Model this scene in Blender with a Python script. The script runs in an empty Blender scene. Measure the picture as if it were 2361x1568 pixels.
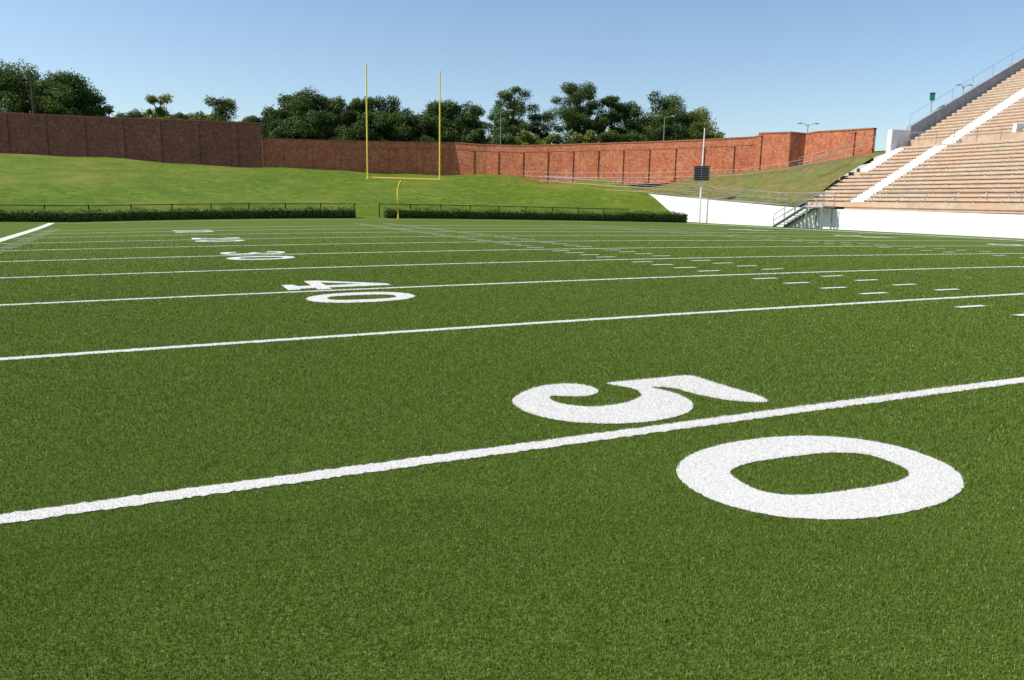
import bpy, math, random
import numpy as np
from mathutils import Matrix, Vector
from mathutils.geometry import tessellate_polygon
YD=0.9144
rng=np.random.default_rng(7); random.seed(7)
sc=bpy.context.scene; COL=sc.collection
sc.view_settings.view_transform='Standard'
try: sc.view_settings.look='None'
except Exception: pass
sc.view_settings.exposure=0

# ---------------------------------------------------------------- helpers
def mesh_obj(name,V,F,mat=None,parent=None,cols=None,smooth=False,uv=None):
    V=np.asarray(V,dtype=np.float32).reshape(-1,3)
    me=bpy.data.meshes.new(name)
    if isinstance(F,np.ndarray):
        n=F.shape[1]
        me.vertices.add(len(V)); me.vertices.foreach_set('co',V.ravel())
        me.loops.add(F.size); me.loops.foreach_set('vertex_index',F.astype(np.int32).ravel())
        me.polygons.add(len(F)); me.polygons.foreach_set('loop_start',np.arange(0,F.size,n,dtype=np.int32))
        me.update(calc_edges=True)
    else:
        me.from_pydata([tuple(map(float,v)) for v in V],[],F)
    if uv is not None:
        l=me.uv_layers.new(name='UVMap')
        vi=np.empty(len(me.loops),dtype=np.int32); me.loops.foreach_get('vertex_index',vi)
        l.data.foreach_set('uv',np.asarray(uv,dtype=np.float32)[vi].ravel())
    if cols is not None:
        a=me.attributes.new('Col','FLOAT_COLOR','POINT')
        c=np.ones((len(V),4),dtype=np.float32); c[:,:3]=cols
        a.data.foreach_set('color',c.ravel())
    if smooth:
        me.polygons.foreach_set('use_smooth',np.ones(len(me.polygons),dtype=bool))
    me.validate()
    if mat: me.materials.append(mat)
    ob=bpy.data.objects.new(name,me); COL.objects.link(ob)
    if parent: ob.parent=parent
    return ob
def empty(name,loc=(0,0,0)):
    ob=bpy.data.objects.new(name,None); ob.empty_display_size=0.3; ob.location=loc; COL.objects.link(ob); return ob
def thing(ob,label,cat,group=None):
    ob['label']=label; ob['category']=cat
    if group: ob['group']=group
    return ob
def structure(ob,label=None,cat=None):
    ob['kind']='structure'
    if label: ob['label']=label
    if cat: ob['category']=cat
    return ob
class Geo:
    def __init__(s): s.V=[]; s.F=[]
    def quad(s,a,b,c,d):
        n=len(s.V); s.V+=[a,b,c,d]; s.F.append((n,n+1,n+2,n+3))
    def box(s,c,size,rot=0.0):
        n=len(s.V); cr,sr=math.cos(rot),math.sin(rot)
        for dz in (-.5,.5):
            for dx,dy in ((-.5,-.5),(.5,-.5),(.5,.5),(-.5,.5)):
                x=dx*size[0]; y=dy*size[1]
                s.V.append((c[0]+x*cr-y*sr,c[1]+x*sr+y*cr,c[2]+dz*size[2]))
        s.F+=[(n,n+3,n+2,n+1),(n+4,n+5,n+6,n+7)]+[(n+i,n+(i+1)%4,n+4+(i+1)%4,n+4+i) for i in range(4)]
    def tube(s,pts,r,k=8):
        pts=[Vector(p) for p in pts]; n0=len(s.V)
        rr=r if isinstance(r,(list,tuple)) else [r]*len(pts)
        for i,p in enumerate(pts):
            d=(pts[min(i+1,len(pts)-1)]-pts[max(i-1,0)]).normalized()
            a=d.cross(Vector((0,0,1)))
            if a.length<1e-3: a=Vector((1,0,0))
            a.normalize(); b=d.cross(a)
            for j in range(k):
                t=2*math.pi*j/k; q=p+(a*math.cos(t)+b*math.sin(t))*rr[i]; s.V.append(tuple(q))
        for i in range(len(pts)-1):
            for j in range(k):
                s.F.append((n0+i*k+j,n0+i*k+(j+1)%k,n0+(i+1)*k+(j+1)%k,n0+(i+1)*k+j))
        s.F.append(tuple(n0+j for j in reversed(range(k)))); m=n0+(len(pts)-1)*k; s.F.append(tuple(m+j for j in range(k)))
    def obj(s,name,mat,parent=None,smooth=False): return mesh_obj(name,s.V,s.F,mat,parent,smooth=False)

def new_mat(name):
    m=bpy.data.materials.new(name); m.use_nodes=True
    nt=m.node_tree; b=nt.nodes['Principled BSDF']; return m,nt,b
def noise_mat(name,c1,c2,scale=1.0,rough=0.8,c3=None,scale2=None,bump=0.0,bscale=None,metal=0,spec=0.3,lo=0.35,hi=0.65,bdist=.05,c4=None,scale4=1):
    m,nt,b=new_mat(name); N=nt.nodes; L=nt.links
    n=N.new('ShaderNodeTexNoise'); n.inputs['Scale'].default_value=scale; n.inputs['Detail'].default_value=6; n.inputs['Roughness'].default_value=.65
    g=N.new('ShaderNodeNewGeometry'); L.new(g.outputs['Position'],n.inputs['Vector'])
    r=N.new('ShaderNodeValToRGB'); r.color_ramp.elements[0].position=lo; r.color_ramp.elements[1].position=hi
    r.color_ramp.elements[0].color=(*c1,1); r.color_ramp.elements[1].color=(*c2,1)
    L.new(n.outputs['Fac'],r.inputs['Fac']); out=r.outputs['Color']
    for cc,ss in ((c3,scale2 or scale/8),(c4,scale4)):
        if not cc: continue
        n2=N.new('ShaderNodeTexNoise'); n2.inputs['Scale'].default_value=ss; n2.inputs['Detail'].default_value=4
        L.new(g.outputs['Position'],n2.inputs['Vector'])
        r2=N.new('ShaderNodeValToRGB'); r2.color_ramp.elements[0].position=.45; r2.color_ramp.elements[1].position=.75
        mx=N.new('ShaderNodeMix'); mx.data_type='RGBA'
        L.new(n2.outputs['Fac'],r2.inputs['Fac']); L.new(r2.outputs['Color'],mx.inputs['Factor'])
        L.new(out,mx.inputs['A']); mx.inputs['B'].default_value=(*cc,1); out=mx.outputs['Result']
    L.new(out,b.inputs['Base Color']); b.inputs['Roughness'].default_value=rough; b.inputs['Metallic'].default_value=metal
    b.inputs['Specular IOR Level'].default_value=spec
    if bump>0:
        n3=N.new('ShaderNodeTexNoise'); n3.inputs['Scale'].default_value=bscale or scale*3; n3.inputs['Detail'].default_value=8
        L.new(g.outputs['Position'],n3.inputs['Vector'])
        bp=N.new('ShaderNodeBump'); bp.inputs['Strength'].default_value=bump; bp.inputs['Distance'].default_value=bdist
        L.new(n3.outputs['Fac'],bp.inputs['Height']); L.new(bp.outputs['Normal'],b.inputs['Normal'])
    return m
def leaf_mat(name,trans=.25,rough=.5,spec=.3):
    m,nt,b=new_mat(name); N=nt.nodes; L=nt.links
    a=N.new('ShaderNodeAttribute'); a.attribute_name='Col'
    L.new(a.outputs['Color'],b.inputs['Base Color']); b.inputs['Roughness'].default_value=rough; b.inputs['Specular IOR Level'].default_value=spec
    t=N.new('ShaderNodeBsdfTranslucent'); L.new(a.outputs['Color'],t.inputs['Color'])
    mx=N.new('ShaderNodeMixShader'); mx.inputs['Fac'].default_value=trans
    L.new(b.outputs['BSDF'],mx.inputs[1]); L.new(t.outputs['BSDF'],mx.inputs[2])
    L.new(mx.outputs['Shader'],N['Material Output'].inputs['Surface'])
    return m
def brick_mat(name,c1,c2,mortar,stain):
    m,nt,b=new_mat(name); N=nt.nodes; L=nt.links
    uv=N.new('ShaderNodeUVMap'); uv.uv_map='UVMap'
    br=N.new('ShaderNodeTexBrick'); br.inputs['Scale'].default_value=1.0
    br.inputs['Brick Width'].default_value=.42; br.inputs['Row Height'].default_value=.15; br.inputs['Mortar Size'].default_value=.010
    br.inputs['Color1'].default_value=(*c1,1); br.inputs['Color2'].default_value=(*c2,1); br.inputs['Mortar'].default_value=(*mortar,1)
    L.new(uv.outputs['UV'],br.inputs['Vector'])
    n=N.new('ShaderNodeTexNoise'); n.inputs['Scale'].default_value=.7; n.inputs['Detail'].default_value=9; n.inputs['Roughness'].default_value=.75
    g=N.new('ShaderNodeNewGeometry'); L.new(g.outputs['Position'],n.inputs['Vector'])
    r=N.new('ShaderNodeValToRGB'); r.color_ramp.elements[0].position=.45; r.color_ramp.elements[1].position=.72
    L.new(n.outputs['Fac'],r.inputs['Fac'])
    mx=N.new('ShaderNodeMix'); mx.data_type='RGBA'; L.new(r.outputs['Color'],mx.inputs['Factor'])
    L.new(br.outputs['Color'],mx.inputs['A']); mx.inputs['B'].default_value=(*stain,1)
    n2=N.new('ShaderNodeTexNoise'); n2.inputs['Scale'].default_value=4; n2.inputs['Detail'].default_value=6
    L.new(g.outputs['Position'],n2.inputs['Vector'])
    r2=N.new('ShaderNodeValToRGB'); r2.color_ramp.elements[0].position=.3; r2.color_ramp.elements[0].color=(.62,.60,.60,1); r2.color_ramp.elements[1].position=.7; r2.color_ramp.elements[1].color=(1.2,1.2,1.2,1)
    L.new(n2.outputs['Fac'],r2.inputs['Fac'])
    mm=N.new('ShaderNodeMix'); mm.data_type='RGBA'; mm.blend_type='MULTIPLY'; mm.inputs['Factor'].default_value=1
    L.new(mx.outputs['Result'],mm.inputs['A']); L.new(r2.outputs['Color'],mm.inputs['B'])
    L.new(mm.outputs['Result'],b.inputs['Base Color']); b.inputs['Roughness'].default_value=.9; b.inputs['Specular IOR Level'].default_value=.2
    return m

# ---------------------------------------------------------------- materials
M_turf=noise_mat('turf',(.044,.074,.010),(.170,.236,.040),scale=40,rough=.9,c3=(.094,.142,.022),scale2=.35,bump=.6,bscale=70,spec=.06,bdist=.02,c4=(.120,.170,.030),scale4=3.0)
M_blade=leaf_mat('turf_blade',.32,.6,.12)
M_paint=noise_mat('turf_paint',(.62,.60,.56),(.86,.84,.79),scale=60,rough=.8,bump=.5,bscale=90,spec=.2,bdist=.02)
M_berm=noise_mat('berm_grass',(.068,.122,.009),(.160,.225,.024),scale=1.3,rough=.9,c3=(.195,.205,.034),scale2=.13,bump=.8,bscale=3,spec=.1,bdist=.12,c4=(.090,.148,.014),scale4=.35)
M_hill=noise_mat('dry_grass',(.12,.125,.035),(.23,.185,.07),scale=1.6,rough=.95,c3=(.12,.16,.035),scale2=.3,bump=1.0,bscale=6,spec=.1)
M_ground=noise_mat('outer_ground',(.05,.07,.02),(.09,.10,.04),scale=.4,rough=.95)
M_leaf=leaf_mat('foliage',.32,.55,.22)
M_bark=noise_mat('bark',(.05,.035,.025),(.12,.09,.065),scale=5,rough=.9)
M_yellow=noise_mat('yellow_paint',(.92,.70,.08),(.96,.78,.13),scale=6,rough=.4,spec=.5)
M_black=noise_mat('black_steel',(.012,.013,.013),(.03,.03,.03),scale=20,rough=.5)
M_galv=noise_mat('galvanised_steel',(.22,.23,.23),(.34,.35,.34),scale=8,rough=.5,metal=.2,spec=.4)
M_white=noise_mat('white_wall_paint',(.80,.80,.78),(.88,.88,.86),scale=1.2,rough=.6,bump=.1,bscale=20)
M_whitestep=noise_mat('white_step_paint',(.68,.68,.65),(.84,.84,.81),scale=5,rough=.7)
M_conc=noise_mat('tan_concrete',(.44,.32,.22),(.60,.46,.33),scale=1.6,rough=.9,c3=(.58,.35,.21),scale2=.35,bump=.3,bscale=12)
M_concg=noise_mat('grey_concrete',(.36,.36,.36),(.48,.48,.47),scale=1.5,rough=.9,bump=.2,bscale=10)
M_pale=noise_mat('pale_concrete',(.58,.60,.62),(.72,.73,.74),scale=1.5,rough=.8,bump=.2,bscale=10)
M_parapet=noise_mat('shade_toned_concrete',(.24,.26,.29),(.36,.38,.41),scale=1.5,rough=.9,bump=.2,bscale=10)  # darker bluish grey: shade on the parapet face put into the colour
M_bench=noise_mat('bench_plank',(.54,.50,.44),(.72,.67,.60),scale=3,rough=.5,spec=.4)
M_dark=noise_mat('dark_panel',(.015,.017,.02),(.035,.037,.04),scale=10,rough=.4)
M_greenbox=noise_mat('green_plastic',(.01,.10,.06),(.02,.16,.09),scale=5,rough=.4)
M_brickD=brick_mat('shade_toned_brick',(.30,.110,.072),(.21,.074,.050),(.28,.19,.15),(.18,.080,.056))  # darker copy of the brick, shade on the tall wall painted into its colour
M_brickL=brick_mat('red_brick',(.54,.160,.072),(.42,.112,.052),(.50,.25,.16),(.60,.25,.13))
M_coping=noise_mat('brick_coping',(.26,.10,.06),(.40,.17,.10),scale=4,rough=.9)
noise_core=noise_mat('hedge_core',(.012,.022,.006),(.03,.05,.012),scale=8,rough=.95)

# ---------------------------------------------------------------- ground heights
def sstep(x,a,b):
    t=np.clip((x-a)/(b-a),0,1); return t*t*(3-2*t)
def gz(X,Y):
    X=np.asarray(X,float); Y=np.asarray(Y,float)
    t=(X-24.4)/24.4
    tl=np.clip(-t,0,1)**2; tr=np.clip(t,0,1)**2
    z=np.where(t<0,.26*(1-tl)-.17*tl*sstep(Y,20,50),.26-.11*tr)
    return z+.10*sstep(Y,55.2,57.5)*np.clip(1-np.abs(t)*.6,0,1)
def grid(name,xs,ys,zf,mat):
    XX,YY=np.meshgrid(xs,ys); ZZ=zf(XX,YY)
    V=np.stack([XX,YY,ZZ],-1).reshape(-1,3); nx=len(xs); ny=len(ys)
    i=np.arange(nx-1)[None,:]+np.arange(ny-1)[:,None]*nx; i=i.ravel()
    F=np.stack([i,i+1,i+1+nx,i+nx],1)
    return mesh_obj(name,V,F,mat,smooth=True)
structure(grid('playing_field',np.linspace(-60,52.4,142),np.linspace(-40,58.6,124),gz,M_turf))
g=mesh_obj('ground',[(-2500,-2500,-.9),(2500,-2500,-.9),(2500,2500,-.9),(-2500,2500,-.9)],[(0,1,2,3)],M_ground); structure(g)
g=Geo(); g.quad((-120,101,4.4),(220,101,4.4),(220,240,4.4),(-120,240,4.4)); g.quad((66,49,4.3),(220,49,4.3),(220,101,4.3),(66,101,4.3)); g.quad((54,80,4.35),(66,80,4.35),(66,101,4.35),(54,101,4.35)); g.quad((16,94,4.36),(54,94,4.36),(54,101,4.36),(16,101,4.36))
structure(g.obj('terrain',M_ground))

# ---------------------------------------------------------------- painted marks
def pip(px,py,loops):
    ins=np.zeros(len(px),bool)
    for lp in loops:
        n=len(lp)
        for i in range(n):
            x1,y1=lp[i]; x2,y2=lp[(i+1)%n]
            if y1==y2: continue
            c=((y1>py)!=(y2>py))&(px<(x2-x1)*(py-y1)/(y2-y1)+x1); ins^=c
    return ins
def smooth_loop(lp,it=2):
    for _ in range(it):
        o=[]
        for i in range(len(lp)):
            a=lp[i]; b=lp[(i+1)%len(lp)]
            L=math.dist(a,b); t=min(.25,.05/L) if L>.0001 else .25
            o.append((a[0]*(1-t)+b[0]*t,a[1]*(1-t)+b[1]*t)); o.append((a[0]*t+b[0]*(1-t),a[1]*t+b[1]*(1-t)))
        lp=o
    return lp
def rough_loop(lp,step,amp):
    o=[]
    for i in range(len(lp)):
        a=lp[i]; b=lp[(i+1)%len(lp)]; n=max(1,int(math.dist(a,b)/step))
        for k in range(n):
            t=k/n; o.append((a[0]*(1-t)+b[0]*t+random.uniform(-amp,amp),a[1]*(1-t)+b[1]*t+random.uniform(-amp,amp)))
    return o
def ell(cx,cy,a,b,n=48,e=2.3,rot=0):
    o=[]
    for i in range(n):
        t=2*math.pi*i/n; c,s=math.cos(t),math.sin(t)
        x=a*math.copysign(abs(c)**(2/e),c); y=b*math.copysign(abs(s)**(2/e),s)
        o.append((cx+x*math.cos(rot)-y*math.sin(rot),cy+x*math.sin(rot)+y*math.cos(rot)))
    return o
def G5(): return [smooth_loop([(X-8.5,Y-.02) for X,Y in [(9.37,.28),(9.44,.46),(9.40,.9),(9.38,1.34),(8.46,1.36),(8.55,1.22),(8.62,1.05),(8.55,.86),(8.40,.75),(8.2,.69),(8.0,.70),(7.86,.81),(7.79,.95),(7.80,1.09),(7.86,1.15),(7.98,1.06),(8.14,1.01),(8.28,1.09),(8.33,1.25),(8.27,1.41),(8.14,1.48),(7.95,1.49),(7.80,1.42),(7.61,1.28),(7.47,1.09),(7.44,.85),(7.50,.6),(7.64,.4),(7.86,.26),(8.12,.19),(8.40,.21),(8.63,.31),(8.79,.5),(8.85,.72),(8.83,.92),(8.76,1.07),(8.86,1.06),(8.95,.95),(8.97,.78),(9.02,.6),(9.13,.42),(9.26,.32)]],1)]
def LR(pts): return [(v-.9,1.5-u) for u,v in pts]
def G4(): return [LR([(.34,-.05),(1.20,-.05),(1.20,.14),(1.04,.20),(1.04,.44),(1.30,.44),(1.30,.68),(1.04,.68),(1.04,1.82),(.74,1.82),(-.22,.68),(-.22,.44),(.62,.44),(.62,.20),(.34,.14)]),LR([(.66,.70),(.16,.70),(.66,1.36)])]
def G3(): return [smooth_loop(LR([(.05,1.35),(.12,1.65),(.4,1.8),(.8,1.78),(1.12,1.6),(1.15,1.25),(.95,1.0),(1.18,.8),(1.22,.4),(1.0,.1),(.6,0),(.2,.05),(0,.3),(.05,.5),(.3,.5),(.35,.3),(.6,.2),(.8,.35),(.82,.65),(.65,.82),(.4,.85),(.4,1.0),(.62,1.03),(.78,1.2),(.76,1.5),(.58,1.62),(.4,1.55),(.35,1.3)]),1)]
def G2(): return [smooth_loop(LR([(0,0),(1.2,0),(1.25,.5),(1.1,.5),(1.0,.28),(.5,.28),(1.0,.75),(1.2,1.15),(1.15,1.5),(.9,1.75),(.5,1.8),(.15,1.65),(.02,1.35),(.15,1.15),(.38,1.2),(.4,1.5),(.6,1.62),(.8,1.45),(.8,1.1),(.5,.65),(0,.2)]),1)]
def G1(): return [LR([(.25,0),(1.05,0),(1.05,.14),(.87,.2),(.87,1.8),(.65,1.8),(.25,1.55),(.25,1.42),(.45,1.42),(.45,.2),(.25,.14)])]
def G0(): return [ell(-.005,-1.105,.865,.650,64,2.2),ell(.0,-1.120,.545,.290,48,3.0,-.07)]
GL={'5':G5,'4':G4,'3':G3,'2':G2,'1':G1,'0':G0}
marks=[]
def add_mark(name,parts,label,cat,group,near=False,parent=None):
    marks.append(dict(name=name,parts=parts,label=label,cat=cat,group=group,near=near,parent=parent))
def number(txt,xc,y0,side,near):
    root=empty('painted_number',(xc,y0,float(gz(xc,y0))))
    thing(root,'white painted yard number %s on green turf%s'%(txt,'' if side>0 else ', upside down'),'field number','painted yard numbers')
    for ch in txt:
        add_mark('digit',[[[(xc+v*side,y0+w*side) for v,w in lp] for lp in GL[ch]()]],None,None,None,near,root)
XC=[8.5,7.93,7.42,7.02,6.5]
for k,txt in enumerate(['50','40','30','20','10']):
    y0=k*10*YD
    number(txt,XC[k],y0,1,k<=1)
    if k>0: number(txt,40.6,y0,-1,False)
def xleft(Y): return -.10-1.10*min(1,max(0,(Y-26)/29))
def strip(x0,x1,yc,w,n,amp):
    a=[(x0+(x1-x0)*i/n,yc-w/2+random.uniform(-amp,amp)) for i in range(n+1)]
    b=[(x0+(x1-x0)*i/n,yc+w/2+random.uniform(-amp,amp)) for i in range(n+1)]
    return a,b
def emit_mark(m):
    V=[];F=[]
    for loops in m['parts']:
        if len(loops)==2 and isinstance(loops[0],str):
            _,(a,b)=loops
            n0=len(V)
            for p,q in zip(a,b): V+=[p,q]
            for i in range(len(a)-1): F.append((n0+2*i,n0+2*i+2,n0+2*i+3,n0+2*i+1))
        else:
            lps=[rough_loop(l,.02 if m['near'] else .2,.006 if m['near'] else 0) for l in loops]
            tr=tessellate_polygon([[Vector((x,y,0)) for x,y in l] for l in lps])
            n0=len(V)
            for l in lps: V+=l
            for t in tr:
                a,b,c=[V[n0+i] for i in t]
                ar=(b[0]-a[0])*(c[1]-a[1])-(b[1]-a[1])*(c[0]-a[0])
                if abs(ar)<1e-9: continue
                F.append(tuple(n0+i for i in (t if ar>0 else t[::-1])))
    A=np.array(V); Z=gz(A[:,0],A[:,1])+.006
    return np.column_stack([A,Z]),F
for k in range(-1,10):
    Y=k*5*YD
    a,b=strip(xleft(Y),48.77,Y,.145,{0:2200,1:1500,2:900,3:600,4:400}.get(k,140),.011)
    add_mark('yard_line',[('strip',(a,b))],'straight white painted yard line across green turf','yard line','painted yard lines',near=k in(0,1,2))
a,b=strip(xleft(54.9),48.77,60*YD,.17,120,.01); add_mark('yard_line',[('strip',(a,b))],'white painted end line behind the goal','yard line','painted yard lines')
def vstrip(xf,w,y0,y1,n):
    ys=[y0+(y1-y0)*i/n for i in range(n+1)]
    return ([(xf(y)+w,y) for y in ys],[(xf(y),y) for y in ys])
add_mark('side_line',[('strip',vstrip(lambda y:xleft(y)-.40,.38,-8,54.94,120))],'wide white painted side line on green turf','side line',None)
add_mark('side_line',[('strip',vstrip(lambda y:48.8,.5,-8,54.94,120))],'wide white painted side line below the white wall','side line',None)
def bar(cx,cy,L,w,ang):
    c,s=math.cos(ang),math.sin(ang); return [[(cx+x*c-y*s,cy+x*s+y*c) for x,y in((-L/2,-w/2),(L/2,-w/2),(L/2,w/2),(-L/2,w/2))]]
add_mark('kicking_mark',[bar(27.7,10*YD,.9,.12,.9),bar(27.7,10*YD,.9,.121,-.9)],'small white painted cross on a yard line','field mark',None)

# ---------------------------------------------------------------- turf blades
CX,CY=5.005,-4.40
N=2250000
u=rng.random(N); R0,R1,R2=1.9,4.0,42.
A1=(R1**2-R0**2)/2; A2=R1**2*math.log(R2/R1)
near=u<1.25*A1/(1.25*A1+A2)
r=np.where(near,np.sqrt(R0**2+rng.random(N)*(R1**2-R0**2)),R1*np.exp(rng.random(N)*math.log(R2/R1)))
th=.4233+rng.uniform(-.76,.76,N)
bx=CX+r*np.sin(th); by=CY+r*np.cos(th)
scl=np.maximum(1,r/R1)
keep=(rng.random(N)<np.clip((43-r)/28,0,1)**1.2)&(bx<52)&(bx>-30)
bx,by,r,scl=bx[keep],by[keep],r[keep],scl[keep]; N=len(bx)
bz=gz(bx,by)
owner=np.full(N,-1)
jx=bx+rng.normal(0,.004,N); jy=by+rng.normal(0,.004,N)
for mi,m in enumerate(marks):
    for loops in m['parts']:
        if isinstance(loops[0],str):
            (a,b)=loops[1]
            if m['name']=='yard_line':
                xs=np.array([p[0] for p in a])
                lo=np.interp(jx,xs,[p[1] for p in a]); hi=np.interp(jx,xs,[p[1] for p in b])
                owner[(jx>xs[0])&(jx<xs[-1])&(jy>lo)&(jy<hi)]=mi
            else:
                x0=b[0][0]; x1=a[0][0]; x0e=b[-1][0]
                t=np.clip((jy-26)/29,0,1); sh=(x0e-x0)*t
                owner[(jx>x0+sh)&(jx<x1+sh)&(jy>a[0][1])&(jy<a[-1][1])]=mi
        else:
            P=np.array(loops[0]); c=(jx>P[:,0].min())&(jx<P[:,0].max())&(jy>P[:,1].min())&(jy<P[:,1].max())
            idx=np.nonzero(c)[0]
            if len(idx): owner[idx[pip(jx[idx],jy[idx],loops)]]=mi
for X in (16.43,18.30,30.5,32.4):
    fy=by/YD; near_y=np.abs(fy-np.round(fy))*YD<.07
    owner[(np.abs(bx-X)<.31)&near_y&(np.round(fy)>0)&(np.round(fy)%5!=0)&(owner<0)]=-2
def blades(idx,kind):
    n=len(idx); x,y,z,s=bx[idx],by[idx],bz[idx],scl[idx]
    a=rng.uniform(0,2*math.pi,n); w=.0015*s*rng.uniform(.6,1.3,n)
    l=.0108*rng.uniform(.5,1.4,n)*np.minimum(s,1.7)
    if kind=='w': l=np.where(s>2,l*.7,l)
    la=rng.uniform(0,2*math.pi,n); le=rng.uniform(.05,.95,n)
    tip=np.stack([x+l*np.sin(le)*np.cos(la),y+l*np.sin(le)*np.sin(la),z+.004+l*np.cos(le)],1)
    p1=np.stack([x-w*np.cos(a),y-w*np.sin(a),z],1); p2=np.stack([x+w*np.cos(a),y+w*np.sin(a),z],1)
    V=np.stack([p1,p2,tip],1).reshape(-1,3); F=np.arange(3*n).reshape(n,3)
    k=rng.random(n)[:,None]
    if kind=='g':
        c=np.array([.104,.168,.018])*(1-k)+np.array([.275,.375,.060])*k
        b=rng.random(n)[:,None]
        c=np.where(b>.95,np.array([.50,.54,.26]),c); c=np.where(b<.10,np.array([.030,.046,.010]),c)
    else:
        c=np.array([.64,.625,.585])*(1-k)+np.array([.90,.88,.83])*k
    C=np.repeat(c,3,axis=0)
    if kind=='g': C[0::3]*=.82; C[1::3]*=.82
    return V,F,C
gi=np.nonzero(owner==-1)[0]
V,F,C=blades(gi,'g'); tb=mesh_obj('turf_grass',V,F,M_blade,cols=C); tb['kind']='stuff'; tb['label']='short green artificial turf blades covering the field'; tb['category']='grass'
for mi,m in enumerate(marks):
    V,F=emit_mark(m)
    idx=np.nonzero(owner==mi)[0]
    C0=np.tile([.76,.75,.71],(len(V),1)); nb=0
    if len(idx):
        V2,F2,C2=blades(idx,'w'); n0=len(V); nb=len(F2)
        V=np.vstack([V,V2]); C0=np.vstack([C0,C2]); F=list(F)+[tuple(int(q)+n0 for q in t) for t in F2]
    par=m['parent']
    if par: V=np.array(V)-np.array(par.location)
    ob=mesh_obj(m['name'],V,F,M_paint,par,cols=C0)
    if nb:
        ob.data.materials.append(M_blade)
        mi_=np.zeros(len(ob.data.polygons),dtype=np.int32); mi_[-nb:]=1
        ob.data.polygons.foreach_set('material_index',mi_)
    if not par: thing(ob,m['label'],m['cat'],m['group'])
def dash_mesh(L,w):
    V=[];n=8
    for i in range(n+1):
        x=-L/2+L*i/n; V+=[(x,-w/2+random.uniform(-.008,.008),0),(x,w/2+random.uniform(-.008,.008),0)]
    F=[(2*i,2*i+2,2*i+3,2*i+1) for i in range(n)]
    me=bpy.data.meshes.new('hash_mark'); me.from_pydata(V,[],F); me.materials.append(M_paint); return me
dm=dash_mesh(.62,.12)
for X in (.55,16.43,18.30,30.5,32.4,48.2):
    for y in range(1,50):
        if y%5==0: continue
        if X>40 and y<14: continue
        if X==.55 and y<22: continue
        Y=y*YD
        if X in(30.5,32.4) and y<8: continue
        XX=X if X!=.55 else xleft(Y)+.7
        ob=bpy.data.objects.new('hash_mark',dm); ob.location=(XX,Y,float(gz(XX,Y))+.012)
        if X==.55: ob.scale=(.85,.6,1)
        sl=float(gz(XX+.3,Y)-gz(XX-.3,Y))/.6; ob.rotation_euler=(0,-math.atan(sl),0)
        COL.objects.link(ob); thing(ob,'short white painted hash dash on turf','hash mark','painted hash marks')

# ---------------------------------------------------------------- hills
def tps(P):
    P=np.array(P,float); n=len(P)
    def U(r2): return np.where(r2>1e-9,r2*np.log(r2+1e-12),0)
    d2=((P[:,None,:2]-P[None,:,:2])**2).sum(-1)
    A=np.zeros((n+3,n+3)); A[:n,:n]=U(d2)+np.eye(n)*8.; A[:n,n]=1; A[:n,n+1:]=P[:,:2]; A[n,:n]=1; A[n+1:,:n]=P[:,:2].T
    w=np.linalg.solve(A,np.concatenate([P[:,2],[0,0,0]]))
    def f(X,Y):
        sh=X.shape; x=X.ravel(); y=Y.ravel()
        r2=(x[:,None]-P[None,:,0])**2+(y[:,None]-P[None,:,1])**2
        return (U(r2)@w[:n]+w[n]+w[n+1]*x+w[n+2]*y).reshape(sh)
    return f
low=[(x,58.4,float(gz(min(x,50),58.4))-.02) for x in (-60,-45,-30,-15,-5,5,12,20,28,36,43,49,52.5)]
wallL=[(-62,114.,7.4),(-35,107.6,6.8),(-10.3,99.6,6.1),(0,96,5.75),(8,93.3,5.4),(16.1,90.6,5.16)]
wallC=[(22.5,90.9,5.1),(30,89.9,5.0),(38.7,88.6,4.95),(44.8,82.6,4.80),(51.4,73.6,4.65)]
mid=[(-40,80,3.6),(-20,78,3.4),(-5,76,3.2),(8,75,2.9),(20,74,2.6),(30,73,2.6),(38,72,2.7),(45,70,2.8),(46,79.2,3.8),(0,67,1.7),(20,66,1.35),(36,65.5,1.35),(46,64.5,1.6),(49.8,71,3.25),(-30,67,1.8),(-50,68,1.9)]
edge=[(52.5,60.4,.15),(52.5,63.3,1.5),(52.5,65.8,2.80),(52.5,70,3.4)]
fb=tps(low+wallL+wallC+mid+edge+[(10,100,5.6),(30,100,5.2),(52.5,82,4.7)])
def berm_z(X,Y):
    z=fb(X,Y); g0=gz(np.clip(X,-60,52),np.full_like(X,58.4))-.03
    k=sstep(Y,58.2,61.5)
    lump=.12*np.sin(X*.31+1.3)*np.sin(Y*.27+X*.11)+.06*np.sin(X*.9+Y*.6)
    return g0*(1-k)+k*np.maximum(z,g0-.1)+lump*k*sstep(Y,59,64)
structure(grid('grass_hill',np.linspace(-62,52.45,170),np.concatenate([np.linspace(58.2,66,28),np.linspace(66.6,116,75)]),lambda X,Y:np.where(Y>102,np.minimum(berm_z(X,Y),9),berm_z(X,Y)),M_berm))
side=[(52.5,45,1.75),(54.6,45,2.1),(52.5,50,1.85),(54.5,50,2.1),(52.5,55,2.15),(54.5,55,2.35),(52.5,60,2.4),(54.3,60,2.7),(52.5,65.6,2.85),(53.5,66,3.3),(52.5,70,3.45),(51.4,73.6,4.6),(56,63.6,4.9),(57.8,60.6,5.1),(59.2,57.6,5.35),(60.2,54.6,5.6),(61.6,54.1,5.7),(62.2,50.5,6.2),(62.8,47.1,6.7),(59.0,47.1,5.2),(56.5,47.6,3.9),(54.3,47.6,2.7),(57,52,3.9),(56.2,56,3.5),(66,47,7),(66,60,6),(60,70,5)]
fs=tps(side)
structure(grid('dry_grass_hill',np.linspace(52.5,66,36),np.linspace(45.75,80,72),lambda X,Y:fs(X,Y)+.06*np.sin(X*1.3)*np.sin(Y*.8),M_hill))
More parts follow.
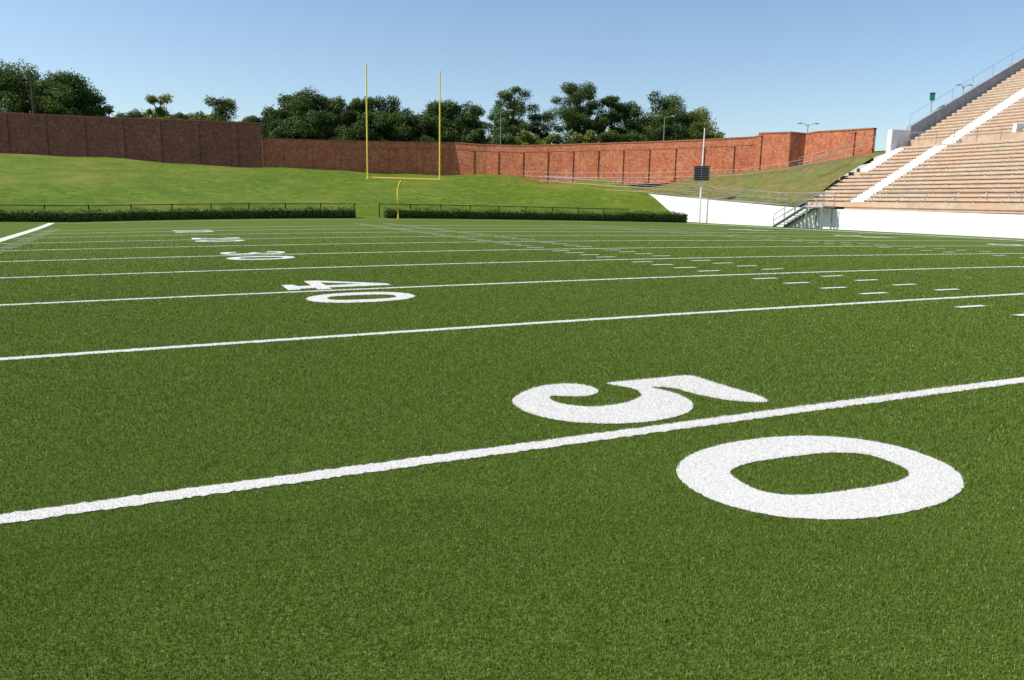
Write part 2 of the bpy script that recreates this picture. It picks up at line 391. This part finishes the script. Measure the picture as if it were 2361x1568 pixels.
g=Geo(); rp=[(52.5,65.6,2.93),(52.5,56,2.32),(52.5,47,1.92),(52.5,45,1.85)]
for (p,q) in zip(rp[:-1],rp[1:]):
    g.quad((p[0]+.05,p[1],p[2]),(q[0]+.05,q[1],q[2]),(q[0]+1.8,q[1],q[2]+.02),(p[0]+1.8,p[1]+.1,p[2]+.02))
structure(g.obj('walkway',M_concg))

# ---------------------------------------------------------------- brick walls
def brick_wall(label,pts,spacing,mat,drop,th=.4,start=.0,capw=.60,pw=.56,prot=.12,band=False):
    root=empty('brick_wall',(pts[0][0],pts[0][1],pts[0][2])); thing(root,label,'brick wall')
    off=Vector(root.location)
    V=[];F=[];UV=[]
    def norm(i):
        a=Vector(pts[max(i-1,0)][:2]); b=Vector(pts[min(i+1,len(pts)-1)][:2]); d=(b-a).normalized(); return Vector((d.y,-d.x))
    ss=[0]
    for i in range(1,len(pts)): ss.append(ss[-1]+math.dist(pts[i][:2],pts[i-1][:2]))
    for i,p in enumerate(pts):
        n=norm(i); b=Vector(p[:2])-n*th
        for (x,y,z,uo) in ((p[0],p[1],p[2]-.8,0),(p[0],p[1],p[3],0),(b.x,b.y,p[3],.4),(b.x,b.y,p[2]-.8,.4)):
            V.append((x-off.x,y-off.y,z-off.z)); UV.append((ss[i]+uo,z+uo))
    for i in range(len(pts)-1):
        a=4*i;b=a+4
        F+=[(a,b,b+1,a+1),(a+1,b+1,b+2,a+2),(a+2,b+2,b+3,a+3)]
    F+=[(0,1,2,3),(4*len(pts)-4,4*len(pts)-1,4*len(pts)-2,4*len(pts)-3)]
    mesh_obj('wall_face',V,F,mat,root,uv=UV)
    def trim(name,k0,z0,z1,k1,m_):
        g=Geo()
        for i in range(len(pts)-1):
            p,q=pts[i],pts[i+1]; np_,nq=norm(i),norm(i+1)
            def o(P,n,k,z): return (P[0]+n.x*k-off.x,P[1]+n.y*k-off.y,P[3]+z-off.z)
            A=[o(p,np_,k1,z0),o(p,np_,k1,z1),o(p,np_,k0,z1),o(p,np_,k0,z0)]
            B=[o(q,nq,k1,z0),o(q,nq,k1,z1),o(q,nq,k0,z1),o(q,nq,k0,z0)]
            for k in range(4): g.quad(A[k],B[k],B[(k+1)%4],A[(k+1)%4])
        g.obj(name,m_,root)
    trim('coping',-th-.05,.003,.13,.05,M_coping)
    if band: trim('string_course',-.03,-drop+.01,-drop+.08,.03,M_coping)
    s=start
    while s<ss[-1]:
        i=max(j for j in range(len(ss)) if ss[j]<=s); i=min(i,len(pts)-2); t=(s-ss[i])/(ss[i+1]-ss[i])
        p=[pts[i][k]*(1-t)+pts[i+1][k]*t for k in range(4)]
        d=(Vector(pts[i+1][:2])-Vector(pts[i][:2])).normalized(); n=Vector((d.y,-d.x)); ang=math.atan2(d.y,d.x)
        zt=p[3]-drop; zb=p[2]-.6
        V=[];UV=[]
        for dz in (zb,zt-.12):
            for a_,b_ in ((-pw/2,-.05),(pw/2,-.05),(pw/2,prot),(-pw/2,prot)):
                V.append((p[0]+d.x*a_+n.x*b_-off.x,p[1]+d.y*a_+n.y*b_-off.y,dz-off.z)); UV.append((s+a_+b_,dz))
        F=[(0,1,5,4),(1,2,6,5),(2,3,7,6),(3,0,4,7),(4,5,6,7)]
        mesh_obj('pilaster',V,F,mat,root,uv=UV)
        gc=Geo(); gc.box((p[0]+n.x*(prot/2)-off.x,p[1]+n.y*(prot/2)-off.y,zt-.055-off.z),(capw,prot+.06,.11),ang); gc.obj('capstone',M_coping,root)
        s+=spacing*random.uniform(.985,1.015)
    return root
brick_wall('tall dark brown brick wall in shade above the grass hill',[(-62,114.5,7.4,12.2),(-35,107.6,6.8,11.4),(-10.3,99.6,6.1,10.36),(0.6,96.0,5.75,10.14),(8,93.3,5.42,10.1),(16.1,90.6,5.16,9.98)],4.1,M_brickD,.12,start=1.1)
brick_wall('long curving red brick wall with regular pilasters',[(16.3,91.4,5.2,8.38),(23,91.0,5.12,8.45),(31,90.3,5.02,8.62),(38.6,88.6,4.95,8.78),(41.9,85.9,4.88,8.50),(44.8,82.6,4.8,8.36),(48.3,78.4,4.7,8.4),(51.4,73.6,4.65,8.42),(54,68.5,4.8,8.38),(56,63.8,4.96,8.36),(59.1,57.8,5.36,8.46)],3.25,M_brickL,.72,start=2.0,band=True)
brick_wall('taller orange red brick wall end with a square corner',[(59.1,57.75,5.38,8.79),(60.2,54.6,5.6,8.72),(61.6,54.1,5.7,8.62),(61.75,52.8,5.8,8.72),(62.8,47.3,6.6,8.66)],9.5,M_brickL,.15,start=.1)

# ---------------------------------------------------------------- white retaining wall
g=Geo(); wt=[(67,2.95),(65.6,2.85),(54.8,2.24),(46.1,1.79),(41,1.68),(26.4,1.56),(10,1.5),(-30,1.45)]
for (y0,z0),(y1,z1) in zip(wt[:-1],wt[1:]):
    g.quad((52.4,y0,-.6),(52.4,y1,-.6),(52.4,y1,z1),(52.4,y0,z0))
    g.quad((52.4,y0,z0),(52.4,y1,z1),(52.75,y1,z1),(52.75,y0,z0))
    g.quad((52.75,y0,z0),(52.75,y1,z1),(52.75,y1,-.6),(52.75,y0,-.6))
w=g.obj('retaining_wall',M_white); thing(w,'low white painted retaining wall along the field edge','wall')

# ---------------------------------------------------------------- bleachers
YE=45.7; Y0=-25.
stand=empty('bleacher_stand',(53,YE,0)); thing(stand,'tan concrete grandstand with long rows of pale benches','grandstand')
O=Vector(stand.location)
g=Geo(); rows=[]
def o3(x,y,z): return (x-O.x,y-O.y,z-O.z)
TR,RI=.61,.320
g.quad(o3(52.76,48.6,1.9),o3(52.76,Y0,1.6),o3(54.3,Y0,1.6),o3(54.3,48.6,1.9))
g.quad(o3(54.3,48.6,1.5),o3(54.3,Y0,1.5),o3(54.3,Y0,2.25),o3(54.3,48.6,2.25))
x,z=54.3,2.25
def step(x,z,tr,ri,ye,ye2):
    g.quad(o3(x,ye,z),o3(x,Y0,z),o3(x+tr,Y0,z),o3(x+tr,ye,z))
    g.quad(o3(x+tr,ye2,z),o3(x+tr,Y0,z),o3(x+tr,Y0,z+ri),o3(x+tr,ye2,z+ri))
    g.quad(o3(x,ye,-.5),o3(x,ye,z),o3(x+tr,ye,z),o3(x+tr,ye,-.5))
n1=15
def yend(i): return YE+max(0,(1-i/10))*2.9
for i in range(n1):
    rows.append((x,z,1,yend(i))); step(x,z,TR,RI,yend(i),yend(i+1)); x+=TR; z+=RI
wx,wz=x,z
step(x,z,1.3,.62,YE,YE); x+=1.3; z+=.62
t2x,t2z=x,z
for i in range(39):
    rows.append((x,z,2,YE)); step(x,z,TR,RI,YE,YE); x+=TR; z+=RI
tx,tz=x,z
g.quad(o3(x,YE,z),o3(x,Y0,z),o3(x+1.5,Y0,z),o3(x+1.5,YE,z)); g.quad(o3(x,YE,-.5),o3(x,YE,z),o3(x+1.5,YE,z),o3(x+1.5,YE,-.5)); g.quad(o3(x+1.5,YE,z),o3(x+1.5,Y0,z),o3(x+1.5,Y0,-.5),o3(x+1.5,YE,-.5))
g.obj('terrace',M_conc,stand)
AY=40.9
for (x,z,t,ye) in rows:
    b=Geo()
    y1e=ye-(.5 if x<58 else 1.5 if t==1 else .8)
    for y0,y1 in [(AY+.72,y1e),(Y0,AY-.72)]:
        b.box(o3(x+.42,(y0+y1)/2,z+.185),(.22,y1-y0,.035))
        y=y0+.4
        while y<y1:
            b.box(o3(x+.44,y,z+.083),(.08,.05,.165)); y+=2.0
    b.obj('bench',M_bench,stand)
def aisle(yc,w,sel,mat,cross=False):
    a=Geo()
    for (x,z,t,ye) in sel:
        a.box(o3(x+TR/2,yc,z+.006),(TR-.02,w,.02)); a.box(o3(x+TR*.75,yc,z+RI*.25+.01),(TR*.48,w,RI*.5))
        a.quad(o3(x-.012,yc+w/2,z-RI+.01),o3(x-.012,yc-w/2,z-RI+.01),o3(x-.012,yc-w/2,z+.01),o3(x-.012,yc+w/2,z+.01))
    if cross:
        a.box(o3(wx+.65,yc,wz+.006),(1.28,w,.02)); a.box(o3(wx+1.0,yc,wz+.16),(.58,w,.30)); a.box(o3(wx+1.15,yc,wz+.39),(.28,w,.16))
        a.quad(o3(t2x-.013,yc+w/2,wz),o3(t2x-.013,yc-w/2,wz),o3(t2x-.013,yc-w/2,t2z+.01),o3(t2x-.013,yc+w/2,t2z+.01))
    a.obj('stair',mat,stand)
aisle(AY,1.25,rows,M_whitestep,True)
aisle(YE-.75,1.2,[r_ for r_ in rows if r_[2]==1 and r_[0]>59.5],M_whitestep)
g=Geo()
def prism(xa,za,xb,zb,ya,yb,h0,h1):
    P=[(xa,za-h0),(xb,zb-h0),(xb,zb+h1),(xa,za+h1)]
    g.F.append(tuple(len(g.V)+k for k in range(4))); g.V+= [o3(p[0],ya,p[1]) for p in P]
    g.F.append(tuple(len(g.V)+k for k in reversed(range(4)))); g.V+= [o3(p[0],yb,p[1]) for p in P]
    for k in range(4):
        p,q=P[k],P[(k+1)%4]; g.quad(o3(p[0],ya,p[1]),o3(p[0],yb,p[1]),o3(q[0],yb,q[1]),o3(q[0],ya,q[1]))
prism(t2x+.2,t2z+.1,tx+1.5,tz+.1,YE-.40,YE+.06,.5,1.10)
g.obj('parapet',M_parapet,stand)
g=Geo(); prism(wx-.7,wz,t2x+.2,wz,YE-.40,YE+.07,.6,1.45)
g.obj('end_wall',M_pale,stand)
g=Geo(); g.box(o3(52.95,(YE-5.2+Y0)/2,1.93),(.2,YE-5.2-Y0,.62)); g.obj('front_parapet',M_conc,stand)
g=Geo(); g.box(o3(66.0,36.0,7.5),(2.4,.3,1.7)); g.box(o3(66.0,32.6,7.5),(2.4,.3,1.7)); g.box(o3(67.1,34.3,7.5),(.3,3.1,1.7)); g.obj('entrance_wall',M_white,stand)

# ---------------------------------------------------------------- railings
def post_mesh(h,r,mat):
    p=Geo(); p.tube([(0,0,0),(0,0,h)],r,6); me=bpy.data.meshes.new('post'); me.from_pydata(p.V,[],p.F); me.materials.append(mat); return me
def railing(label,pts,h=1.05,rails=(1.0,.55,.12),spacing=2.0,r=.028,mat=None,group='metal railings',name='railing',rk=6):
    mat=mat or M_galv
    root=empty(name,pts[0]); thing(root,label,'railing' if name=='railing' else 'fence',group)
    o=Vector(pts[0])
    for k in rails:
        g=Geo(); g.tube([(p[0]-o.x,p[1]-o.y,p[2]-o.z+k*h) for p in pts],r,rk); g.obj('rail',mat,root)
    pm=post_mesh(h,r*1.15,mat)
    ss=[0]
    for i in range(1,len(pts)): ss.append(ss[-1]+math.dist(pts[i][:2],pts[i-1][:2]))
    n=max(1,round(ss[-1]/spacing))
    for j in range(n+1):
        s=ss[-1]*j/n; i=0
        while i<len(pts)-2 and ss[i+1]<s: i+=1
        t=(s-ss[i])/(ss[i+1]-ss[i]); p=[pts[i][k]*(1-t)+pts[i+1][k]*t-o[k] for k in range(3)]
        ob=bpy.data.objects.new('post',pm); ob.location=p; ob.parent=root; COL.objects.link(ob)
    return root
railing('galvanised ramp railing above the white wall',[(45.8,79.6,3.75),(49.6,71.2,3.2),(52.5,65.6,2.9),(52.55,54.8,2.26),(52.55,46.2,1.82)],rails=(1.0,.55,.12),spacing=1.9,r=.024)
railing('galvanised ramp railing beside the dry grass slope',[(46.8,80.0,3.85),(51.2,71.8,3.45),(54.3,65.8,3.1),(54.4,54.8,2.38),(54.4,49,1.95)],rails=(1.0,.55),spacing=1.9,r=.018)
railing('galvanised railing along the foot of the brick wall',[(44.6,81.4,4.35),(48.0,77,4.15),(50.8,72.3,4.15),(53.3,66.8,4.1),(54.9,63.0,4.15),(57.6,58.4,4.3),(58.9,54.2,4.75),(59.8,50.5,5.3),(60.8,47.6,5.9)],rails=(1.0,.5),spacing=2.0,r=.019)
railing('galvanised railing climbing to the grandstand walkway',[(60.0,53,5.3),(61.0,50,6.0),(62.0,46.4,6.9)],rails=(1.0,.5),spacing=1.4,r=.02)
railing('galvanised railing on the grandstand front edge',[(52.95,40.2,2.24),(52.95,25,2.24),(52.95,5,2.24)],h=.75,rails=(1.0,.5),spacing=2.2,r=.018)
railing('galvanised railing on the grandstand front edge',[(52.95,48.0,1.9),(52.95,42.6,1.9)],h=1.05,rails=(1.0,.5),spacing=1.4,r=.022)
railing('galvanised railing along the walkway between seating tiers',[(wx+.2,YE-.7,wz),(wx+.2,AY+.8,wz)],h=1.1,rails=(1.0,.5),spacing=2.0,r=.022)
railing('galvanised railing along the walkway between seating tiers',[(wx+.2,AY-.8,wz),(wx+.2,5,wz)],h=1.1,rails=(1.0,.5),spacing=2.0,r=.022)
railing('tall thin fence along the top of the sloping grandstand parapet',[(t2x+.3,YE-.15,t2z+1.2),(tx+1.3,YE-.15,tz+1.1)],h=1.0,rails=(1.0,),spacing=2.4,r=.014)
railing('fence beside the ramp at the end of the seating',[(54.6,49.0,2.6),(56.5,48.2,3.7),(58.6,47.2,4.9)],h=1.8,rails=(1.0,.5),spacing=1.4,r=.02)
st=empty('steel_stair',(51.6,45.6,.15)); thing(st,'grey steel staircase with handrails against white wall','staircase')
o=Vector(st.location); ns=9; yb,yt=46.0,42.6; zb,zt=.17,1.85
for i in range(ns):
    t=(i+.5)/ns; g=Geo(); g.box((51.65-o.x,yb+(yt-yb)*t-o.y,zb+(zt-zb)*(i+1)/ns-o.z),(1.1,.34,.04)); g.obj('tread',M_concg,st)
for xx in (51.07,52.23):
    g=Geo(); g.tube([(xx-o.x,yb-o.y,zb-o.z),(xx-o.x,yt-o.y,zt-o.z)],.13,4); g.obj('stringer',M_galv,st)
    g=Geo()
    for hh in (.5,1.0): g.tube([(xx-o.x,yb-o.y,zb+hh-o.z),(xx-o.x,yt-o.y,zt+hh-o.z),(xx-o.x,40.9-o.y,zt+hh-o.z)],.03,6)
    for t in (0,.33,.66,1): g.tube([(xx-o.x,yb+(yt-yb)*t-o.y,zb+(zt-zb)*t-o.z),(xx-o.x,yb+(yt-yb)*t-o.y,zb+(zt-zb)*t+1.0-o.z)],.03,6)
    g.tube([(xx-o.x,40.9-o.y,zt-o.z),(xx-o.x,40.9-o.y,zt+1-o.z)],.03,6)
    g.obj('handrail',M_galv,st)
g=Geo(); g.box((51.65-o.x,41.7-o.y,zt-o.z),(1.26,1.8,.12)); g.obj('landing',M_concg,st)
for xx,yy in ((51.1,42.5),(51.1,40.95),(52.15,42.5),(52.15,40.95)):
    g=Geo(); g.tube([(xx-o.x,yy-o.y,.1-o.z),(xx-o.x,yy-o.y,zt-.07-o.z)],.06,6); g.obj('leg',M_galv,st)
g=Geo(); g.tube([(51.1-o.x,42.5-o.y,.3-o.z),(51.1-o.x,40.95-o.y,1.7-o.z)],.03,6); g.obj('brace',M_galv,st)

# ---------------------------------------------------------------- black fence, gate gap, hedges
def chain_fence(label,x0,x1,y=57.95):
    n=max(2,round((x1-x0)/2.65)); xs=[x0+(x1-x0)*i/n for i in range(n+1)]
    root=empty('chain_link_fence',(x0,y,float(gz(x0,y)))); thing(root,label,'fence','black chain link fences'); o=Vector(root.location)
    pm=post_mesh(1.16,.045,M_black)
    for x in xs:
        ob=bpy.data.objects.new('post',pm); ob.location=(x-o.x,0,float(gz(x,y))-.05-o.z); ob.parent=root; COL.objects.link(ob)
    g=Geo(); g.tube([(x-o.x,0,float(gz(x,y))+1.06-o.z) for x in xs],.032,6); g.obj('rail',M_black,root)
    g=Geo(); x=x0; H=1.03; s=.14; w=.006
    while x<x1-H:
        z=float(gz(x,y))+.02-o.z
        for (a,b) in ((x,x+H),(x+H,x)):
            g.quad((a-o.x-w,0,z),(a-o.x+w,0,z),(b-o.x+w,0.001,z+H),(b-o.x-w,0.001,z+H))
        x+=s
    g.obj('wire_mesh',M_black,root)
chain_fence('black chain link fence behind a clipped hedge',-34,19.2)
chain_fence('black chain link fence behind a clipped hedge',21.2,44.6)
def leaves(P,Nn,size,colA,colB,tone,spread=.6):
    n=len(P)
    d=Nn+rng.normal(0,spread,(n,3)); d/=np.linalg.norm(d,axis=1)[:,None]+1e-9
    a=np.cross(d,rng.normal(0,1,(n,3))); a/=np.linalg.norm(a,axis=1)[:,None]+1e-9
    b=np.cross(d,a); s=size*rng.uniform(.6,1.3,n)[:,None]
    V=np.stack([P-a*s*.5,P-b*s*.32,P+a*s*.6,P+b*s*.32],1).reshape(-1,3)
    F=np.arange(4*n).reshape(n,4)
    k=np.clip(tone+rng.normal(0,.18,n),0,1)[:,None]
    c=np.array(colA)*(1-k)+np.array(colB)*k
    return V,F,np.repeat(c,4,axis=0)
def hedge(label,x0,x1,h,wd,y=57.1):
    L=x1-x0; n=int(L*420)
    root=empty('hedge',((x0+x1)/2,y,float(gz((x0+x1)/2,y)))); thing(root,label,'hedge','clipped hedges'); o=np.array(root.location)
    x=rng.uniform(x0,x1,n); f=rng.random(n)
    H=h+.07*np.sin(x*2.1)+.05*np.sin(x*5.3+1)+.04*np.sin(x*11)
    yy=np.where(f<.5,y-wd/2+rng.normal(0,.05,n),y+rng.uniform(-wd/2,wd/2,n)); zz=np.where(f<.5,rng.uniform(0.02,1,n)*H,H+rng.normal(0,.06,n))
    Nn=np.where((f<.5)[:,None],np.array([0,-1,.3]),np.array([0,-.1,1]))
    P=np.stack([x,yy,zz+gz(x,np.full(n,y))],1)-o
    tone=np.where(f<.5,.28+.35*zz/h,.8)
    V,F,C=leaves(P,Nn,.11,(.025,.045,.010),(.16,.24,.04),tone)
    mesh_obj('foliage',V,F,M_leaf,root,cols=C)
    g=Geo(); m=int(L/1.5)
    for i in range(m):
        xa=x0+L*(i+.5)/m; g.box((xa-o[0],y-o[1],float(gz(xa,y))+h*.44-o[2]),(L/m-.002,wd*.8,h*.84))
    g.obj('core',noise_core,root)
hedge('long low clipped green hedge in front of black fence',-34,19.0,.66,.9)
hedge('long low clipped green hedge in front of black fence',21.4,43.3,.64,.9)
hedge('taller block of clipped hedge next to the white wall',43.35,50.3,.84,1.1)

# ---------------------------------------------------------------- goal post
gp=empty('goal_post',(22.16,55.9,.3)); thing(gp,'yellow gooseneck football goal post with two tall uprights','goal post'); o=Vector(gp.location)
def L(p): return (p[0]-o.x,p[1]-o.y,p[2]-o.z)
g=Geo(); pts=[(22.16,55.9,.2),(22.16,55.9,2.2)]
for i in range(1,9):
    t=i/8*math.pi/2; pts.append((22.16,55.9-1.75*(1-math.cos(t)),2.2+1.11*math.sin(t)))
g.tube([L(p) for p in pts],.085,16); g.obj('gooseneck',M_yellow,gp)
g=Geo(); g.tube([L((19.28,54.12,3.31)),L((25.04,54.12,3.31))],.10,20); g.obj('crossbar',M_yellow,gp)
for xx in (19.34,24.98):
    g=Geo(); g.tube([L((xx,54.12,3.25)),L((xx,54.12,11.4))],.055,16); g.obj('upright',M_yellow,gp)

# ---------------------------------------------------------------- clock pole, light poles
cp=empty('play_clock_pole',(51.7,56.6,.15)); thing(cp,'tall white pole carrying a square dark play clock','play clock'); o=Vector(cp.location)
g=Geo(); g.tube([(0,0,-.1),(0,0,3.9),(0,0,8.7)],[.10,.085,.05],10); g.obj('pole',M_white,cp)
ang=-.75
g=Geo(); g.box((-.14,-.13,4.60),(1.42,.28,1.32),ang); g.obj('display_case',M_dark,cp)
g=Geo()
nx,ny=math.sin(ang),-math.cos(ang); dx,dy=math.cos(ang),math.sin(ang)
for k in range(6): g.box((-.14+nx*.16,-.13+ny*.16,4.10+k*.2),(1.26,.03,.02),ang)
for k in (-.65,0,.65): g.box((-.14+nx*.165+dx*k,-.13+ny*.165+dy*k,4.60),(.03,.035,1.15),ang)
g.obj('display_grille',M_galv,cp)
def lamp_pole(x,y,z0,zt,label,arm=1.0,r=.075,lit=True,ang=.42,hs=.75):
    root=empty('light_pole',(x,y,z0)); thing(root,label,'light pole','light poles'); H=zt-z0
    g=Geo(); g.tube([(0,0,0),(0,0,H)],[r,r*.6],8); g.obj('pole',M_galv if lit else M_bark,root)
    if lit:
        dx,dy=math.cos(-ang),math.sin(-ang)
        for s in (-1,1):
            g=Geo(); g.tube([(0,0,H-.25),(s*arm*.6*dx,s*arm*.6*dy,H+.05),(s*arm*dx,s*arm*dy,H+.08)],.03,6); g.obj('arm',M_galv,root)
            g=Geo(); g.tube([(s*(arm-.05)*dx,s*(arm-.05)*dy,H+.08),(s*(arm+.22*hs)*dx,s*(arm+.22*hs)*dy,H+.10),(s*(arm+.65*hs)*dx,s*(arm+.65*hs)*dy,H+.06)],[.05,.13*hs,.06],8); g.obj('lamp_head',M_concg,root)
lamp_pole(-7.2,100.6,4.4,15.1,'plain dark wooden utility pole behind the brick wall',r=.19,lit=False)
lamp_pole(44.8,88.6,4.4,13.0,'grey street light with two arms behind brick wall')
lamp_pole(63.8,80.6,4.3,12.7,'grey street light with two arms behind brick wall',.85)
lamp_pole(77.8,70.6,4.3,11.8,'grey street light with two arms behind brick wall',.8)
lamp_pole(72.2,46.2,0,12.9,'small double floodlight beside the grandstand parapet',.35,.04,hs=.6)
sp=empty('loudspeaker_post',(68.0,45.95,8.5)); thing(sp,'green loudspeaker box on a thin pole above parapet','loudspeaker')
g=Geo(); g.tube([(0,0,-.3),(0,0,3.0)],.04,8); g.obj('pole',M_galv,sp)
g=Geo(); g.box((0,0,3.1),(.46,.34,.54),.5); g.box((-.03,-.02,3.41),(.52,.40,.07),.5); g.obj('speaker_box',M_greenbox,sp)

# ---------------------------------------------------------------- trees
def tree(x,y,z0,top,w,kind='broad',dark=.5,label=None):
    H=top-z0; root=empty('tree',(x,y,z0)); w=w*1.13
    thing(root,label or 'leafy green tree behind the brick wall','tree','trees behind the brick wall')
    g=Geo(); lean=random.uniform(-.3,.3)
    trunk=[(0,0,-.3),(lean*.3,0,H*.3),(lean,random.uniform(-.2,.2),H*.62),(lean*1.2,0,H*.88)]
    g.tube(trunk,[.035*H*.75,.022*H,.014*H,.005*H],8)
    blobs=[]; pine=kind=='pine'
    nb=int((50 if not pine else 40)*max(1,w/6)*(1 if H>8 else .8))
    zc=H*(.52 if not pine else .60); rz=H*(.47 if not pine else .40); rx=w/2
    for i in range(nb):
        q=rng.normal(0,1,3); q=q/(np.linalg.norm(q)+1e-6)*rng.uniform(.25,1.0)
        br=w*rng.uniform(.07,.19)*(1 if not pine else .80)
        c=np.array([q[0]*rx,q[1]*rx,zc+q[2]*rz])
        taper=1-.26*max(0,(c[2]-zc)/rz) if not pine else 1-.20*max(0,(c[2]-zc)/rz)
        c[:2]*=taper
        c[2]=min(c[2],H-br*.75)
        blobs.append((c,br))
    for k in range(4): blobs.append((np.array([lean+rng.uniform(-.28,.28)*w,rng.uniform(-.1,.1)*w,H-w*rng.uniform(.12,.22)]),w*.12))
    for c,br in blobs[::4]:
        p0=Vector(trunk[1]).lerp(Vector(trunk[3]),max(0,min(.9,(c[2]/H-.42)*1.4)))
        m=p0.lerp(Vector(c),.55)+Vector((0,0,-.15)); g.tube([tuple(p0),tuple(m),tuple(c)],[.010*H,.007*H,.003*H],5)
    g.obj('trunk',M_bark,root)
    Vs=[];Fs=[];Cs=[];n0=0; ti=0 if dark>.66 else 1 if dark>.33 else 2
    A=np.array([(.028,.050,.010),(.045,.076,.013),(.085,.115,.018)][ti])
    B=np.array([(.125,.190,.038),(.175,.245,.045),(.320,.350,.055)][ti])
    for c,br in blobs:
        n=int(420*(br/1.0)**1.6)+120
        d=rng.normal(0,1,(n,3)); d/=np.linalg.norm(d,axis=1)[:,None]
        rad=br*(1-.55*rng.random(n)**2.)*(1+.28*np.sin(d[:,0]*5+c[0])*np.cos(d[:,2]*6+c[1]))
        sq=np.array([1,1,.62 if pine else .85])
        P=c+d*rad[:,None]*sq+rng.normal(0,.13*br,(n,3))
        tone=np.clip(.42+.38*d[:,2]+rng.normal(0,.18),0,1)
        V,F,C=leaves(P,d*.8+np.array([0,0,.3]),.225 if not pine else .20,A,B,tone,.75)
        Vs.append(V);Fs.append(F+n0);Cs.append(C); n0+=len(V)
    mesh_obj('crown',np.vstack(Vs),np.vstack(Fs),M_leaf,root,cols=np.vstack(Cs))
    return root
T=[(-9.8,107.6,16.9,7.6,'broad',.5),(-3.5,107.6,16.9,7.6,'broad',.7),(-6.2,106,15.4,6,'broad',.6),(-1.0,108,14.0,4.4,'broad',.8),
(6.4,120.6,16.3,5.2,'broad',.3),(14.5,120.6,16.4,6.6,'broad',.6),
(1,130,14.2,6.4,'broad',.8),(4.0,130,14.6,6.5,'broad',.6),(7,131,14.6,6.5,'broad',.7),(9.6,130,14.8,6,'broad',.7),(12.2,130,15.0,6,'broad',.6),(15,130,15.0,6.5,'broad',.7),(18,130,15.0,6.5,'broad',.6),(20.5,127,14.6,6,'broad',.8),
(19.0,99.6,12.9,5,'broad',.8),(22.3,99.6,15.3,7,'broad',.85),(25.8,100.5,15.1,6.5,'broad',.7),(29.0,99.6,14.9,6.5,'broad',.9),(32.2,99.6,15.3,6.4,'broad',.7),(36,100.5,14.2,6.5,'broad',.9),(40.2,99.6,15.5,7.2,'broad',.7),(43.9,98.6,15.0,5.2,'broad',.9),
(20.2,96.5,11.6,5.4,'broad',.9),(23.6,96.3,12.4,5.5,'broad',.75),(27.2,96.5,12.8,5.5,'broad',.95),(30.6,96.3,13.0,5.5,'broad',.9),(34,96.3,12.8,5.8,'broad',.9),(37.4,95.5,12.8,5.6,'broad',.8),(40.6,95,12.6,5.2,'broad',.95),(43.4,93.8,11.4,4.2,'broad',.9),
(48.6,105.6,13.6,3.6,'pine',.7),(51.7,100.6,18.1,7.4,'pine',.6),(55.6,100.6,15.0,5.4,'pine',.7),
(47.0,92,10.8,4.6,'broad',.6),(50.2,91,11.2,4.8,'broad',.3),(53.8,90,10.9,4.8,'broad',.6),(56.8,88,11.2,4.6,'broad',.3),(60.4,89,11.4,5.4,'broad',.6),(64.4,88,11.4,5.4,'broad',.8),
(59.9,95.6,18.8,8.4,'pine',.75),(64.8,95.6,17.2,5.8,'pine',.75),(69.0,97.6,16.9,6.2,'broad',.7),(72.4,93.6,17.9,8.0,'broad',.5),(77.0,91.6,15.7,7.4,'broad',.15),(68.4,86,12.6,5.6,'broad',.7),(72.0,86,12.8,5.6,'broad',.6),(75,85,12.4,4.8,'broad',.3)]
for t in T:
    lab={'pine':'tall dark green pine tree with gaps of sky'}.get(t[4],'dense dark green leafy tree behind the wall' if t[5]>.66 else 'bright yellow green leafy tree behind the wall' if t[5]<.34 else 'mid green leafy tree behind the wall')
    tree(t[0],t[1],4.3,t[2],t[3],t[4],t[5],lab)

# ---------------------------------------------------------------- light and camera
EL=math.radians(46); AZ=math.radians(-72)
sd=Vector((math.sin(AZ)*math.cos(EL),math.cos(AZ)*math.cos(EL),math.sin(EL)))
sl=bpy.data.lights.new('sun','SUN'); sl.energy=5.0; sl.angle=math.radians(.53); sl.color=(1,.95,.86)
so=bpy.data.objects.new('sun',sl); so.rotation_euler=sd.to_track_quat('Z','Y').to_euler(); COL.objects.link(so)
w=bpy.data.worlds.new('World'); sc.world=w; w.use_nodes=True
nt=w.node_tree; sky=nt.nodes.new('ShaderNodeTexSky'); sky.sky_type='NISHITA'; sky.sun_disc=False; sky.sun_elevation=EL; sky.sun_rotation=AZ
sky.air_density=1.0; sky.dust_density=.6; sky.ozone_density=2.6
nt.links.new(sky.outputs['Color'],nt.nodes['Background'].inputs['Color']); nt.nodes['Background'].inputs['Strength'].default_value=.15
cam=bpy.data.cameras.new('camera'); co=bpy.data.objects.new('camera',cam); COL.objects.link(co)
yaw,pit,rol=.4233,.1739,.0188
fw=Vector((math.sin(yaw)*math.cos(pit),math.cos(yaw)*math.cos(pit),-math.sin(pit))); rt=Vector((math.cos(yaw),-math.sin(yaw),0)); up=rt.cross(fw)
r2=rt*math.cos(rol)+up*math.sin(rol); u2=-rt*math.sin(rol)+up*math.cos(rol)
co.matrix_world=Matrix(((r2.x,u2.x,-fw.x,5.005),(r2.y,u2.y,-fw.y,-4.40),(r2.z,u2.z,-fw.z,1.692),(0,0,0,1)))
cam.sensor_width=36; cam.lens=36*1799.5/2361; cam.clip_start=.05; cam.clip_end=6000
sc.camera=co
